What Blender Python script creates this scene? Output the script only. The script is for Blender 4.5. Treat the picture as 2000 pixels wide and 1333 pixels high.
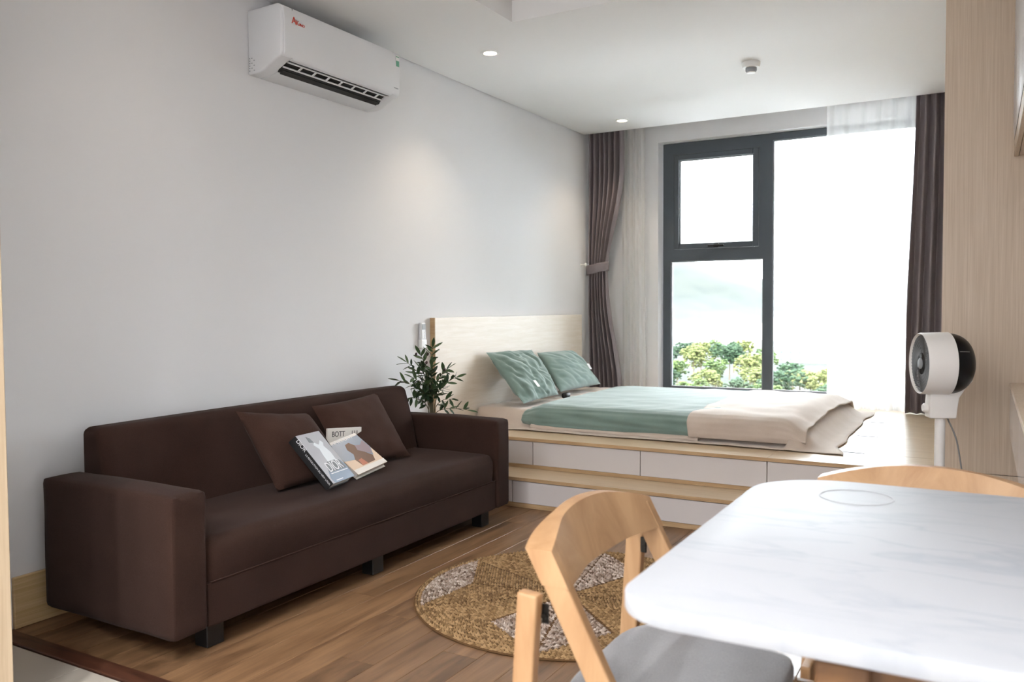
import bpy, bmesh, math, random
from mathutils import Vector, Matrix, noise
random.seed(7)
for o in list(bpy.data.objects): bpy.data.objects.remove(o, do_unlink=True)
SC = bpy.context.scene
COL = SC.collection
PI = math.pi

# ------------------------------------------------------------------ camera
F_PX = 1624.32
yaw, pit, rol = -0.517318159, 0.039759596, -0.00569946874
fw = Vector((math.sin(yaw)*math.cos(pit), math.cos(yaw)*math.cos(pit), -math.sin(pit)))
rt = Vector((math.cos(yaw), -math.sin(yaw), 0)); up = rt.cross(fw)
rt, up = (math.cos(rol)*rt+math.sin(rol)*up), (-math.sin(rol)*rt+math.cos(rol)*up)
cd = bpy.data.cameras.new('camera'); cam = bpy.data.objects.new('camera', cd); COL.objects.link(cam)
cam.matrix_world = Matrix(((rt.x, up.x, -fw.x, 2.905), (rt.y, up.y, -fw.y, 0), (rt.z, up.z, -fw.z, 1.10), (0, 0, 0, 1)))
cd.sensor_width = 36; cd.lens = F_PX*36/2000; cd.clip_start = 0.05; cd.clip_end = 6000
cd.dof.use_dof = True; cd.dof.focus_distance = 3.7; cd.dof.aperture_fstop = 5.0
SC.camera = cam

# ------------------------------------------------------------------ world, sun, exposure
W = bpy.data.worlds.new('sky'); SC.world = W; W.use_nodes = True
bg = W.node_tree.nodes['Background']; bg.inputs[0].default_value = (0.915, 0.95, 1.0, 1); bg.inputs[1].default_value = 7.0
sd = bpy.data.lights.new('sun', 'SUN'); sd.energy = 2.8; sd.angle = 0.02; sd.color = (1, .95, .87)
sun = bpy.data.objects.new('sun', sd); COL.objects.link(sun); sun.rotation_euler = (math.radians(38), 0, math.radians(-25))
SC.view_settings.view_transform = 'Standard'; SC.view_settings.look = 'None'
SC.view_settings.gamma = 1; SC.view_settings.use_curve_mapping = False
SC.view_settings.exposure = 1.52

# ------------------------------------------------------------------ materials
def lin(r, g, b):
    return tuple(((c/255)/12.92 if c/255 <= .04045 else ((c/255+.055)/1.055)**2.4) for c in (r, g, b))+(1,)
def mk(name):
    m = bpy.data.materials.new(name); m.use_nodes = True
    nt = m.node_tree; return m, nt, nt.nodes['Principled BSDF']
def N(nt, t, **kw):
    n = nt.nodes.new(t)
    for k, v in kw.items(): setattr(n, k, v)
    return n
def plain(name, c, rough=.5, spec=.5, metal=0, coat=0, sheen=0, bump=0, bscale=60):
    m, nt, b = mk(name)
    b.inputs['Base Color'].default_value = lin(*c); b.inputs['Roughness'].default_value = rough
    b.inputs['Specular IOR Level'].default_value = spec; b.inputs['Metallic'].default_value = metal
    b.inputs['Coat Weight'].default_value = coat; b.inputs['Coat Roughness'].default_value = .05
    b.inputs['Sheen Weight'].default_value = sheen
    if bump:
        tc = N(nt, 'ShaderNodeTexCoord'); no = N(nt, 'ShaderNodeTexNoise'); no.inputs['Scale'].default_value = bscale; no.inputs['Detail'].default_value = 4
        bp = N(nt, 'ShaderNodeBump'); bp.inputs['Strength'].default_value = bump; bp.inputs['Distance'].default_value = .01
        nt.links.new(tc.outputs['Object'], no.inputs['Vector']); nt.links.new(no.outputs[0], bp.inputs['Height']); nt.links.new(bp.outputs[0], b.inputs['Normal'])
    return m
def wood(name, c1, c2, scale=(30, 2, 30), rough=.4, spec=.5, rnd=False, bump=.05, contrast=(.35, .65), val=0.0, wave=0):
    m, nt, b = mk(name)
    tc = N(nt, 'ShaderNodeTexCoord'); mp = N(nt, 'ShaderNodeMapping'); mp.inputs['Scale'].default_value = scale
    nt.links.new(tc.outputs['Object'], mp.inputs['Vector'])
    if rnd:
        oi = N(nt, 'ShaderNodeObjectInfo'); mu = N(nt, 'ShaderNodeMath', operation='MULTIPLY'); mu.inputs[1].default_value = 37.0
        cb = N(nt, 'ShaderNodeCombineXYZ')
        nt.links.new(oi.outputs['Random'], mu.inputs[0])
        for i in range(3): nt.links.new(mu.outputs[0], cb.inputs[i])
        nt.links.new(cb.outputs[0], mp.inputs['Location'])
    n1 = N(nt, 'ShaderNodeTexNoise'); n1.inputs['Scale'].default_value = 1; n1.inputs['Detail'].default_value = 6; n1.inputs['Distortion'].default_value = .6+wave
    n1.inputs['Roughness'].default_value = .62
    nt.links.new(mp.outputs[0], n1.inputs['Vector'])
    rp = N(nt, 'ShaderNodeValToRGB'); rp.color_ramp.elements[0].position = contrast[0]; rp.color_ramp.elements[1].position = contrast[1]
    rp.color_ramp.elements[0].color = lin(*c1); rp.color_ramp.elements[1].color = lin(*c2)
    nt.links.new(n1.outputs[0], rp.inputs[0])
    outc = rp.outputs[0]
    if val:
        hs = N(nt, 'ShaderNodeHueSaturation'); mr = N(nt, 'ShaderNodeMapRange'); mr.inputs['To Min'].default_value = 1-val; mr.inputs['To Max'].default_value = 1+val
        nt.links.new(oi.outputs['Random'], mr.inputs[0]); nt.links.new(mr.outputs[0], hs.inputs['Value']); nt.links.new(outc, hs.inputs['Color']); outc = hs.outputs[0]
    nt.links.new(outc, b.inputs['Base Color'])
    b.inputs['Roughness'].default_value = rough; b.inputs['Specular IOR Level'].default_value = spec
    bp = N(nt, 'ShaderNodeBump'); bp.inputs['Strength'].default_value = bump; bp.inputs['Distance'].default_value = .003
    nt.links.new(n1.outputs[0], bp.inputs['Height']); nt.links.new(bp.outputs[0], b.inputs['Normal'])
    return m
def fabric(name, c1, c2, rough=.9, scale=300, sheen=.3, bump=.25, big=4, spec=.2):
    m, nt, b = mk(name)
    tc = N(nt, 'ShaderNodeTexCoord')
    n1 = N(nt, 'ShaderNodeTexNoise'); n1.inputs['Scale'].default_value = scale; n1.inputs['Detail'].default_value = 2
    n2 = N(nt, 'ShaderNodeTexNoise'); n2.inputs['Scale'].default_value = big; n2.inputs['Detail'].default_value = 3
    ad = N(nt, 'ShaderNodeMath', operation='ADD'); ml = N(nt, 'ShaderNodeMath', operation='MULTIPLY'); ml.inputs[1].default_value = .5
    for n in (n1, n2): nt.links.new(tc.outputs['Object'], n.inputs['Vector'])
    nt.links.new(n1.outputs[0], ad.inputs[0]); nt.links.new(n2.outputs[0], ad.inputs[1]); nt.links.new(ad.outputs[0], ml.inputs[0])
    rp = N(nt, 'ShaderNodeValToRGB'); rp.color_ramp.elements[0].position = .35; rp.color_ramp.elements[1].position = .65
    rp.color_ramp.elements[0].color = lin(*c1); rp.color_ramp.elements[1].color = lin(*c2)
    nt.links.new(ml.outputs[0], rp.inputs[0]); nt.links.new(rp.outputs[0], b.inputs['Base Color'])
    b.inputs['Roughness'].default_value = rough; b.inputs['Sheen Weight'].default_value = sheen; b.inputs['Specular IOR Level'].default_value = spec
    bp = N(nt, 'ShaderNodeBump'); bp.inputs['Strength'].default_value = bump; bp.inputs['Distance'].default_value = .002
    nt.links.new(n1.outputs[0], bp.inputs['Height']); nt.links.new(bp.outputs[0], b.inputs['Normal'])
    return m
def island(name, cols, rough=.9):
    m, nt, b = mk(name)
    g = N(nt, 'ShaderNodeNewGeometry'); rp = N(nt, 'ShaderNodeValToRGB'); rp.color_ramp.interpolation = 'LINEAR'
    e = rp.color_ramp.elements
    while len(e) < len(cols): e.new(.5)
    for i, c in enumerate(cols): e[i].position = i/(len(cols)-1); e[i].color = lin(*c)
    nt.links.new(g.outputs['Random Per Island'], rp.inputs[0]); nt.links.new(rp.outputs[0], b.inputs['Base Color'])
    b.inputs['Roughness'].default_value = rough; b.inputs['Specular IOR Level'].default_value = .2
    return m
def emit(name, c, s):
    m, nt, b = mk(name); b.inputs['Emission Color'].default_value = lin(*c); b.inputs['Emission Strength'].default_value = s
    b.inputs['Base Color'].default_value = lin(*c); return m
def glassmat():
    m = bpy.data.materials.new('window_glass'); m.use_nodes = True; nt = m.node_tree; nt.nodes.clear()
    o = N(nt, 'ShaderNodeOutputMaterial'); t = N(nt, 'ShaderNodeBsdfTransparent'); g = N(nt, 'ShaderNodeBsdfGlossy'); g.inputs['Roughness'].default_value = 0
    t.inputs[0].default_value = (.94, .96, .96, 1)
    f = N(nt, 'ShaderNodeFresnel'); f.inputs['IOR'].default_value = 1.45; x = N(nt, 'ShaderNodeMixShader')
    nt.links.new(f.outputs[0], x.inputs[0]); nt.links.new(t.outputs[0], x.inputs[1]); nt.links.new(g.outputs[0], x.inputs[2]); nt.links.new(x.outputs[0], o.inputs[0])
    return m
def sheermat():
    m = bpy.data.materials.new('sheer_voile'); m.use_nodes = True; nt = m.node_tree; nt.nodes.clear()
    o = N(nt, 'ShaderNodeOutputMaterial'); t = N(nt, 'ShaderNodeBsdfTransparent'); d = N(nt, 'ShaderNodeBsdfDiffuse'); l = N(nt, 'ShaderNodeBsdfTranslucent')
    d.inputs[0].default_value = (.88, .87, .85, 1); l.inputs[0].default_value = (.9, .89, .88, 1)
    a = N(nt, 'ShaderNodeMixShader'); a.inputs[0].default_value = .5; x = N(nt, 'ShaderNodeMixShader'); x.inputs[0].default_value = .62
    nt.links.new(d.outputs[0], a.inputs[1]); nt.links.new(l.outputs[0], a.inputs[2])
    nt.links.new(t.outputs[0], x.inputs[1]); nt.links.new(a.outputs[0], x.inputs[2]); nt.links.new(x.outputs[0], o.inputs[0])
    return m
def marblemat():
    m, nt, b = mk('white_marble')
    tc = N(nt, 'ShaderNodeTexCoord'); mp = N(nt, 'ShaderNodeMapping'); mp.inputs['Scale'].default_value = (1.1, 4.2, 1); mp.inputs['Rotation'].default_value = (0, 0, math.radians(-16))
    n1 = N(nt, 'ShaderNodeTexNoise'); n1.inputs['Scale'].default_value = 2.4; n1.inputs['Detail'].default_value = 7; n1.inputs['Distortion'].default_value = .7
    s = N(nt, 'ShaderNodeMath', operation='SUBTRACT'); s.inputs[1].default_value = .5; a = N(nt, 'ShaderNodeMath', operation='ABSOLUTE')
    rp = N(nt, 'ShaderNodeValToRGB'); e = rp.color_ramp.elements; e[0].position = 0; e[0].color = lin(154, 158, 164); e[1].position = .035; e[1].color = lin(166, 168, 172)
    nt.links.new(tc.outputs['Object'], mp.inputs[0]); nt.links.new(mp.outputs[0], n1.inputs['Vector']); nt.links.new(n1.outputs[0], s.inputs[0]); nt.links.new(s.outputs[0], a.inputs[0]); nt.links.new(a.outputs[0], rp.inputs[0])
    n2 = N(nt, 'ShaderNodeTexNoise'); n2.inputs['Scale'].default_value = 1.7; n2.inputs['Detail'].default_value = 2
    r2 = N(nt, 'ShaderNodeValToRGB'); r2.color_ramp.elements[0].position = .42; r2.color_ramp.elements[1].position = .6
    nt.links.new(mp.outputs[0], n2.inputs['Vector']); nt.links.new(n2.outputs[0], r2.inputs[0])
    mx = N(nt, 'ShaderNodeMix', data_type='RGBA'); mx.inputs[7].default_value = lin(166, 168, 172)
    nt.links.new(r2.outputs[0], mx.inputs[0]); nt.links.new(rp.outputs[0], mx.inputs[6]); nt.links.new(mx.outputs[2], b.inputs['Base Color'])
    b.inputs['Roughness'].default_value = .5; b.inputs['Specular IOR Level'].default_value = .12
    return m

M = dict(
    wall=plain('wall_paint', (226, 226, 228), .75, .2, bump=.03, bscale=220),
    ceil=plain('ceiling_paint', (232, 231, 230), .8, .2),
    floor=wood('floor_laminate', (92, 66, 44), (144, 110, 79), (22, 1.5, 22), .33, .5, rnd=True, bump=.08, contrast=(.3, .7), val=.16),
    sub=plain('dark_subfloor', (40, 28, 20), .8),
    tile=plain('porcelain_tile', (190, 182, 170), .25, .5, bump=.02, bscale=5),
    grout=plain('grout', (140, 130, 118), .9),
    thresh=wood('threshold_wood', (58, 34, 24), (92, 56, 40), (3, 40, 40), .4),
    base=wood('baseboard_laminate', (196, 164, 116), (216, 188, 142), (80, 2, 160), .45),
    lam=wood('pale_oak_laminate', (196, 174, 144), (210, 190, 162), (3, 60, 60), .3, .2, bump=.02),
    lamv=wood('headboard_laminate', (226, 214, 198), (234, 224, 212), (40, 4, 60), .4, .4, bump=.02),
    edge=wood('oak_edge_band', (178, 146, 108), (198, 168, 130), (4, 60, 60), .4, .4, bump=.02),
    panel=wood('vertical_oak_panel', (200, 180, 158), (220, 203, 184), (150, 60, 2.2), .42, .4, bump=.05, contrast=(.3, .7)),
    white=plain('white_drawer_front', (214, 208, 206), .35, .5),
    gloss=plain('white_gloss_lacquer', (232, 232, 234), .08, .5),
    gap=plain('dark_gap', (38, 32, 28), .8),
    sofa=fabric('brown_sofa_cloth', (49, 34, 29), (60, 43, 37), .95, 420, .03, .2, 5, spec=.08),
    sofap=fabric('brown_cushion_cloth', (56, 39, 33), (70, 50, 43), .95, 420, .03, .25, 7, spec=.08),
    black=plain('black_plastic', (16, 16, 18), .45),
    blackgloss=plain('black_gloss_plastic', (8, 8, 10), .3, .35),
    frame=plain('anthracite_aluminium', (74, 82, 90), .45, .5),
    gasket=plain('pane_gasket', (150, 154, 158), .5),
    glass=glassmat(), sheer=sheermat(), marble=marblemat(),
    drape=fabric('mauve_brown_satin', (122, 112, 116), (136, 126, 130), .42, 500, .12, .08, 5, spec=.6),
    green=fabric('sage_green_cotton', (114, 136, 130), (130, 152, 145), .85, 500, .4, .12, 6),
    beige=fabric('beige_cotton', (196, 180, 166), (208, 194, 182), .85, 500, .3, .12, 6),
    tagw=plain('white_cloth_tag', (235, 235, 235), .8),
    ac=plain('white_ac_plastic', (226, 227, 230), .35, .5),
    acdark=plain('ac_outlet_dark', (24, 24, 25), .6),
    red=plain('red_print', (205, 62, 38), .6),
    greenprint=plain('green_print', (112, 178, 150), .6),
    chair=wood('honey_beech', (156, 118, 82), (178, 142, 104), (9, 9, 1.5), .42, .4, bump=.03, wave=.8),
    cushion=fabric('grey_linen', (112, 112, 116), (138, 138, 140), .9, 350, .3, .35, 5),
    ringm=plain('pale_ring', (184, 186, 189), .6, .2),  # flat ring a little paler than the marble top
    metal=plain('dark_bracket', (40, 38, 36), .4, .5, .7),
    dtable=wood('brown_table_wood', (96, 64, 36), (126, 88, 50), (8, 8, 1.5), .45, wave=1.0),
    fanw=plain('fan_white_plastic', (238, 235, 232), .4, .5),
    cord=plain('grey_cord', (150, 150, 148), .6),
    vase=plain('white_ceramic', (225, 224, 220), .25, .5),
    leaf=plain('olive_leaf', (70, 92, 58), .5, .4), leafd=plain('dark_olive_leaf', (46, 68, 44), .5, .4),
    twig=plain('olive_twig', (92, 84, 58), .8), olive=plain('dark_olive_fruit', (52, 34, 36), .4),
    jute=island('brown_jute', [(108, 84, 56), (138, 110, 76), (166, 136, 98), (122, 96, 66)]),
    jutew=island('pale_jute', [(184, 168, 156), (138, 118, 104), (202, 188, 176), (92, 72, 58), (170, 152, 138)]),
    jbase=plain('jute_backing', (96, 70, 44), .9, .2),
    trimw=plain('white_fitting', (238, 238, 236), .4),
    lens=emit('lamp_lens', (255, 236, 205), 9.0),
    jamb=wood('pale_jamb_wood', (190, 168, 140), (204, 184, 156), (80, 80, 3), .5),
    paper=plain('book_pages', (214, 206, 198), .8), coverg=plain('grey_photo_print', (176, 176, 182), .3),
    coverb=plain('slate_blue_print', (126, 142, 162), .3), coverp=plain('peach_print', (214, 190, 168), .35),
    coverw=plain('off_white_cover', (222, 218, 212), .4), ink=plain('black_ink', (30, 30, 34), .5), inkw=plain('white_ink', (225, 225, 228), .5),
    skin=plain('brown_print', (110, 82, 68), .4), rust=plain('rust_print', (176, 110, 88), .4), mauve=plain('mauve_print', (142, 126, 136), .4),
    gownw=plain('pale_gown_print', (220, 224, 228), .4), slate=plain('dark_grey_print', (112, 116, 120), .4),
)

# ------------------------------------------------------------------ builders
class G:
    def __init__(s): s.v = []; s.f = []
    def add(s, vs, fs):
        o = len(s.v); s.v += [tuple(v) for v in vs]; s.f += [tuple(i+o for i in f) for f in fs]; return s
    def bm(s, b):
        b.verts.index_update(); s.add([v.co[:] for v in b.verts], [[v.index for v in f.verts] for f in b.faces]); b.free(); return s
    def box(s, x0, x1, y0, y1, z0, z1, bev=0, seg=1):
        b = bmesh.new(); bmesh.ops.create_cube(b, size=1)
        for v in b.verts: v.co = Vector((x0+(v.co.x+.5)*(x1-x0), y0+(v.co.y+.5)*(y1-y0), z0+(v.co.z+.5)*(z1-z0)))
        if bev: bmesh.ops.bevel(b, geom=b.edges[:], offset=bev, segments=seg, profile=.5, affect='EDGES', clamp_overlap=True)
        return s.bm(b)
    def prism(s, pts, axis, a, c, bev=0, seg=1):      # closed outline extruded along an axis
        b = bmesh.new(); n = len(pts)
        def co(p, t): return {'x': (t, p[0], p[1]), 'y': (p[0], t, p[1]), 'z': (p[0], p[1], t)}[axis]
        A = [b.verts.new(co(p, a)) for p in pts]; B = [b.verts.new(co(p, c)) for p in pts]
        for i in range(n): b.faces.new((A[i], A[(i+1) % n], B[(i+1) % n], B[i]))
        b.faces.new(A[::-1]); b.faces.new(B); bmesh.ops.recalc_face_normals(b, faces=b.faces[:])
        if bev:
            es = [e for e in b.edges if abs((e.verts[0].co-e.verts[1].co)['xyz'.index(axis)]) < 1e-7]
            bmesh.ops.bevel(b, geom=es, offset=bev, segments=seg, profile=.5, affect='EDGES', clamp_overlap=True)
        return s.bm(b)
    def tube(s, path, r, n=8, caps=True, squash=1):
        path = [Vector(p) for p in path]; m = len(path); vs = []
        for i, p in enumerate(path):
            t = (path[min(i+1, m-1)]-path[max(i-1, 0)]).normalized(); a = Vector((0, 0, 1)) if abs(t.z) < .9 else Vector((1, 0, 0))
            u = t.cross(a).normalized(); w = u.cross(t); rr = r[i] if isinstance(r, (list, tuple)) else r
            vs += [p+(u*math.cos(2*PI*k/n)+w*math.sin(2*PI*k/n)*squash)*rr for k in range(n)]
        fs = [(i*n+k, i*n+(k+1) % n, (i+1)*n+(k+1) % n, (i+1)*n+k) for i in range(m-1) for k in range(n)]
        if caps: fs += [tuple(range(n))[::-1], tuple((m-1)*n+k for k in range(n))]
        return s.add(vs, fs)
    def beam(s, p, q, w, d, side=(0, 1, 0), bev=.004):   # rectangular bar from p to q
        p, q = Vector(p), Vector(q); t = (q-p).normalized(); u = Vector(side); u = (u-t*u.dot(t)).normalized(); n = t.cross(u); L = (q-p).length
        b = bmesh.new(); bmesh.ops.create_cube(b, size=1)
        for v in b.verts: v.co = Vector((v.co.x*w, v.co.y*d, (v.co.z+.5)*L))
        if bev: bmesh.ops.bevel(b, geom=b.edges[:], offset=bev, segments=2, profile=.5, affect='EDGES', clamp_overlap=True)
        for v in b.verts: v.co = p+u*v.co.x+n*v.co.y+t*v.co.z
        return s.bm(b)
    def lathe(s, prof, c=(0, 0, 0), ax=(0, 0, 1), n=32, caps=True):   # (radius, along) profile
        c = Vector(c); ax = Vector(ax).normalized(); a = Vector((0, 0, 1)) if abs(ax.z) < .9 else Vector((1, 0, 0)); u = ax.cross(a).normalized(); w = ax.cross(u); vs = []
        for r, h in prof: vs += [c+ax*h+(u*math.cos(2*PI*k/n)+w*math.sin(2*PI*k/n))*max(r, 1e-5) for k in range(n)]
        fs = [(i*n+k, i*n+(k+1) % n, (i+1)*n+(k+1) % n, (i+1)*n+k) for i in range(len(prof)-1) for k in range(n)]
        if caps: fs += [tuple(range(n))[::-1], tuple((len(prof)-1)*n+k for k in range(n))]
        return s.add(vs, fs)
    def grid(s, fn, nu, nv):
        vs = [fn(i/nu, j/nv) for j in range(nv+1) for i in range(nu+1)]
        return s.add(vs, [(j*(nu+1)+i, j*(nu+1)+i+1, (j+1)*(nu+1)+i+1, (j+1)*(nu+1)+i) for j in range(nv) for i in range(nu)])
    def soft(s, x0, x1, y0, y1, z0, z1, r, res=.05, fn=None):   # box with round edges, dense enough to crumple
        b = bmesh.new(); bmesh.ops.create_cube(b, size=1)
        n = max(2, int(max(x1-x0, y1-y0, z1-z0)/res)); bmesh.ops.subdivide_edges(b, edges=b.edges[:], cuts=min(n, 40), use_grid_fill=True)
        lo, hi = Vector((x0, y0, z0)), Vector((x1, y1, z1)); rr = Vector((r, r, r))
        for v in b.verts:
            t = Vector([math.copysign(1, c)*(1-(1-min(1, abs(c)*2))**1.35) for c in v.co])   # more cuts near the edges
            p = Vector([lo[i]+(t[i]*.5+.5)*(hi[i]-lo[i]) for i in range(3)])
            q = Vector([min(max(p[i], lo[i]+rr[i]), hi[i]-rr[i]) for i in range(3)]); d = p-q
            if d.length > 1e-9: p = q+d.normalized()*r if d.length > 0 else p
            if fn: p = Vector(fn(p, (d.normalized() if d.length > 1e-9 else Vector((0, 0, 1)))))
            v.co = p
        return s.bm(b)
ORG = {}
def mesh(name, g, m, smooth=None):
    me = bpy.data.meshes.new(name); me.from_pydata(g.v, [], g.f); me.update()
    b = bmesh.new(); b.from_mesh(me); bmesh.ops.recalc_face_normals(b, faces=b.faces[:]); b.to_mesh(me); b.free()
    if m: me.materials.append(M[m] if isinstance(m, str) else m)
    if smooth is not None:
        for p in me.polygons: p.use_smooth = True
        me.set_sharp_from_angle(angle=math.radians(smooth))
    return me
def thing(name, label, cat, loc=(0, 0, 0), group=None, mat=None):
    o = bpy.data.objects.new(name, None); COL.objects.link(o); o.empty_display_size = .05
    if mat is not None: o.matrix_world = mat
    else: o.location = loc
    ORG[o.name] = Vector(loc); tag(o, label, cat, group); return o
def tag(o, label=None, cat=None, group=None, kind=None):
    for k, v in (('label', label), ('category', cat), ('group', group), ('kind', kind)):
        if v: o[k] = v
    return o
def part(name, g, m, parent=None, smooth=None, local=False, **kw):
    if parent is not None and not local:
        L = ORG[parent.name]; g.v = [(v[0]-L.x, v[1]-L.y, v[2]-L.z) for v in g.v]
    o = bpy.data.objects.new(name, mesh(name, g, m, smooth)); COL.objects.link(o)
    if parent is not None: o.parent = parent; ORG[o.name] = ORG[parent.name]
    else: ORG[o.name] = Vector((0, 0, 0))
    return tag(o, **kw)
def solo(name, g, m, label, cat, loc, smooth=None, group=None):      # a thing that is one mesh, origin at its base
    L = Vector(loc); g.v = [(v[0]-L.x, v[1]-L.y, v[2]-L.z) for v in g.v]
    o = part(name, g, m, None, smooth); o.location = L; ORG[o.name] = L; return tag(o, label, cat, group)
def dup(o, parent=None, mat=None, **kw):
    c = o.copy(); COL.objects.link(c); c.parent = parent
    if mat is not None: c.matrix_world = mat
    tag(c, **kw)
    for ch in [x for x in COL.objects if x.parent == o]: dup(ch, c)
    return c
def nz(x, y, z, s=1): return noise.noise(Vector((x*s, y*s, z*s)))
def sst(a, b, x):
    t = min(1, max(0, (x-a)/(b-a))); return t*t*(3-2*t)
def text_geo(s, size, cond, origin, ux, uy, extr=.0004, align='LEFT'):   # lettering as geometry
    cu = bpy.data.curves.new('t', 'FONT'); cu.body = s; cu.size = size; cu.extrude = extr; cu.align_x = align
    to = bpy.data.objects.new('t', cu); COL.objects.link(to); dg = bpy.context.evaluated_depsgraph_get(); me = bpy.data.meshes.new_from_object(to.evaluated_get(dg))
    ux, uy = Vector(ux).normalized(), Vector(uy).normalized(); n = ux.cross(uy); o = Vector(origin); g = G()
    g.add([o+ux*v.co.x*(cond or 1)+uy*v.co.y+n*v.co.z for v in me.vertices], [list(p.vertices) for p in me.polygons])
    bpy.data.objects.remove(to); bpy.data.curves.remove(cu); bpy.data.meshes.remove(me); return g

# ================================================================== the room
RX, YF, YB, H = 3.36, -1.2, 6.6, 2.52
g = G().box(-.12, RX+.12, YF-.12, YB+.25, -.15, -.012)
floor = part('floor', g, 'sub', kind='structure')
pw, plen = .128, 1.21
unit = mesh('plank', G().box(-.5, .5, -.5, .5, -.5, .5), 'floor')
plank_mesh = mesh('plank', G().box(0, pw-.0012, 0, plen-.0012, -.0115, 0, .0008), 'floor')
k = 0; x = .001; off = [0, .47, .83, .22, .64, 1.02, .35]
while x < RX-.01:
    w = min(pw, RX-x); y = 1.602-off[k % 7]
    while y < 4.0:
        a, b_ = max(y, 1.602), min(y+plen, 4.0)
        if b_-a > .02:
            p = bpy.data.objects.new('plank', plank_mesh); COL.objects.link(p); p.parent = floor; p.location = (x, a, 0); p.scale = (w/pw, (b_-a)/plen, 1)
        y += plen
    x += pw; k += 1
tile_mesh = mesh('floor_tile', G().box(0, .597, 0, .597, -.0115, 0, .001), 'tile')
for i in range(-1, 5):
    for j in range(5):
        x0, x1 = .503+.6*i, .503+.6*(i+1); a, b_ = max(x0, .001), min(x1, RX-.001); y1 = 1.53-.6*j; y0 = max(y1-.6, YF)
        if b_-a > .02:
            p = bpy.data.objects.new('floor_tile', tile_mesh); COL.objects.link(p); p.parent = floor; p.location = (a, y0, 0); p.scale = ((b_-a)/.6, (y1-y0)/.6, 1)
part('threshold_strip', G().box(.001, RX-.001, 1.533, 1.6, -.012, .004, .003), 'thresh', floor)
part('grout_bed', G().box(0, RX, YF, 1.531, -.0121, -.003), 'grout', floor)

part('wall_left', G().box(-.12, 0, YF, YB+.25, -.012, 2.74), 'wall', kind='structure')
part('wall_right', G().box(RX, RX+.12, YF, YB+.25, -.012, 2.74), 'wall', kind='structure')
part('wall_front', G().box(-.12, RX+.12, YF-.12, YF, -.012, 2.74), 'wall', kind='structure')
OX0, OX1, OZ0, OZ1 = .545, 2.63, .40, 2.452
part('wall_back', G().box(0, OX0, YB, YB+.25, -.012, 2.74).box(OX1, RX, YB, YB+.25, -.012, 2.74).box(OX0, OX1, YB, YB+.25, -.012, OZ0).box(OX0, OX1, YB, YB+.25, OZ1, 2.74), 'wall', kind='structure')
TX0, TX1, TY0, TY1 = .84, 2.86, .8, 3.647
g = G()
for q in ((.012, TX0, YF, 6.297), (TX1, RX, YF, 6.297), (TX0, TX1, YF, TY0), (TX0, TX1, TY1, 6.297)): g.box(*q, H, 2.625)
g.box(-.12, RX+.12, YF-.12, YB+.25, 2.625, 2.76)
part('ceiling', g, 'ceil', kind='structure')
part('baseboard_left', G().box(.0005, .016, 1.605, 4.10, 0, .18, .003), 'base', kind='structure')
part('wall_entrance', G().box(0, .690, YF, 1.195, 0, H), 'wall', kind='structure')
part('trim_1', G().box(.6905, .712, .30, 1.212, 0, H, .003), 'jamb', kind='structure')

# ------------------------------------------------------------------ window
g = G(); y0, y1 = 6.695, 6.765
for q in ((.556, .62, .402, 2.45), (2.56, 2.626, .402, 2.45), (.62, 2.56, 2.397, 2.45), (.62, 2.56, .402, .435), (1.376, 1.447, .435, 2.397), (.62, 1.376, 1.48, 1.575), (.62, .649, 1.575, 2.397), (1.343, 1.376, 1.575, 2.397), (.649, 1.343, 2.352, 2.397)):
    g.box(q[0], q[1], y0, y1, q[2], q[3])
win = part('window_1', g, 'frame', kind='structure')
g = G(); y0 = 6.684
for q in ((.652, .693, 1.578, 2.349), (1.296, 1.340, 1.578, 2.349), (.693, 1.296, 1.578, 1.616), (.693, 1.296, 2.308, 2.349)): g.box(q[0], q[1], y0, 6.75, q[2], q[3], .003)
sash = part('sash', g, 'frame', win, label='top-hung opening sash')
part('window_handle', G().box(.945, 1.075, 6.648, 6.662, 1.586, 1.602, .004, 2).box(.99, 1.03, 6.66, 6.684, 1.58, 1.612, .003), 'black', sash, label='black lever handle')
for i, q in enumerate(((.62, 1.376, .435, 1.48), (.693, 1.296, 1.616, 2.308), (1.447, 2.56, .435, 2.397))):
    p = part('pane', G().box(q[0], q[1], 6.728, 6.732, q[2], q[3]), 'glass', win)
    t = .008; gg = G()
    for e in ((q[0], q[0]+t, q[2], q[3]), (q[1]-t, q[1], q[2], q[3]), (q[0]+t, q[1]-t, q[2], q[2]+t), (q[0]+t, q[1]-t, q[3]-t, q[3])): gg.box(e[0], e[1], 6.71, 6.727, e[2], e[3])
    part('glazing_bead', gg, 'gasket', p)

# ------------------------------------------------------------------ bed platform
PT = .348
pf = thing('bed_platform', 'two-step pale oak storage platform with white drawer fronts under the window', 'bed platform', (1.38, 4.2, 0))
part('carcass', G().box(.042, 2.726, 4.232, 6.595, .001, .318).box(.042, 2.726, 3.985, 4.232, .001, .146), 'edge', pf)
part('kick_board', G().box(.042, 2.726, 3.970, 3.984, .001, .026), 'edge', pf)
part('side_panel', G().box(2.714, 2.727, 4.206, 4.231, .171, .328), 'edge', pf)
part('tread', G().box(.042, 2.727, 3.958, 4.228, .150, .169, .0015), 'lam', pf)
part('tread_edge', G().box(.042, 2.727, 3.9565, 3.9575, .151, .1685), 'edge', pf)
part('riser_strip', G().box(.042, 2.713, 4.214, 4.2315, .170, .190), 'edge', pf)
xs = [.042, .645, 1.301, 1.970, 2.713]
for i in range(4):
    part('drawer_front', G().box(xs[i]+.002, xs[i+1]-.002, 4.207, 4.229, .1915, .326, .0015), 'white', pf)
    part('drawer_front', G().box(xs[i]+.002, xs[i+1]-.002, 3.964, 3.983, .028, .146, .0015), 'white', pf)
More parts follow.
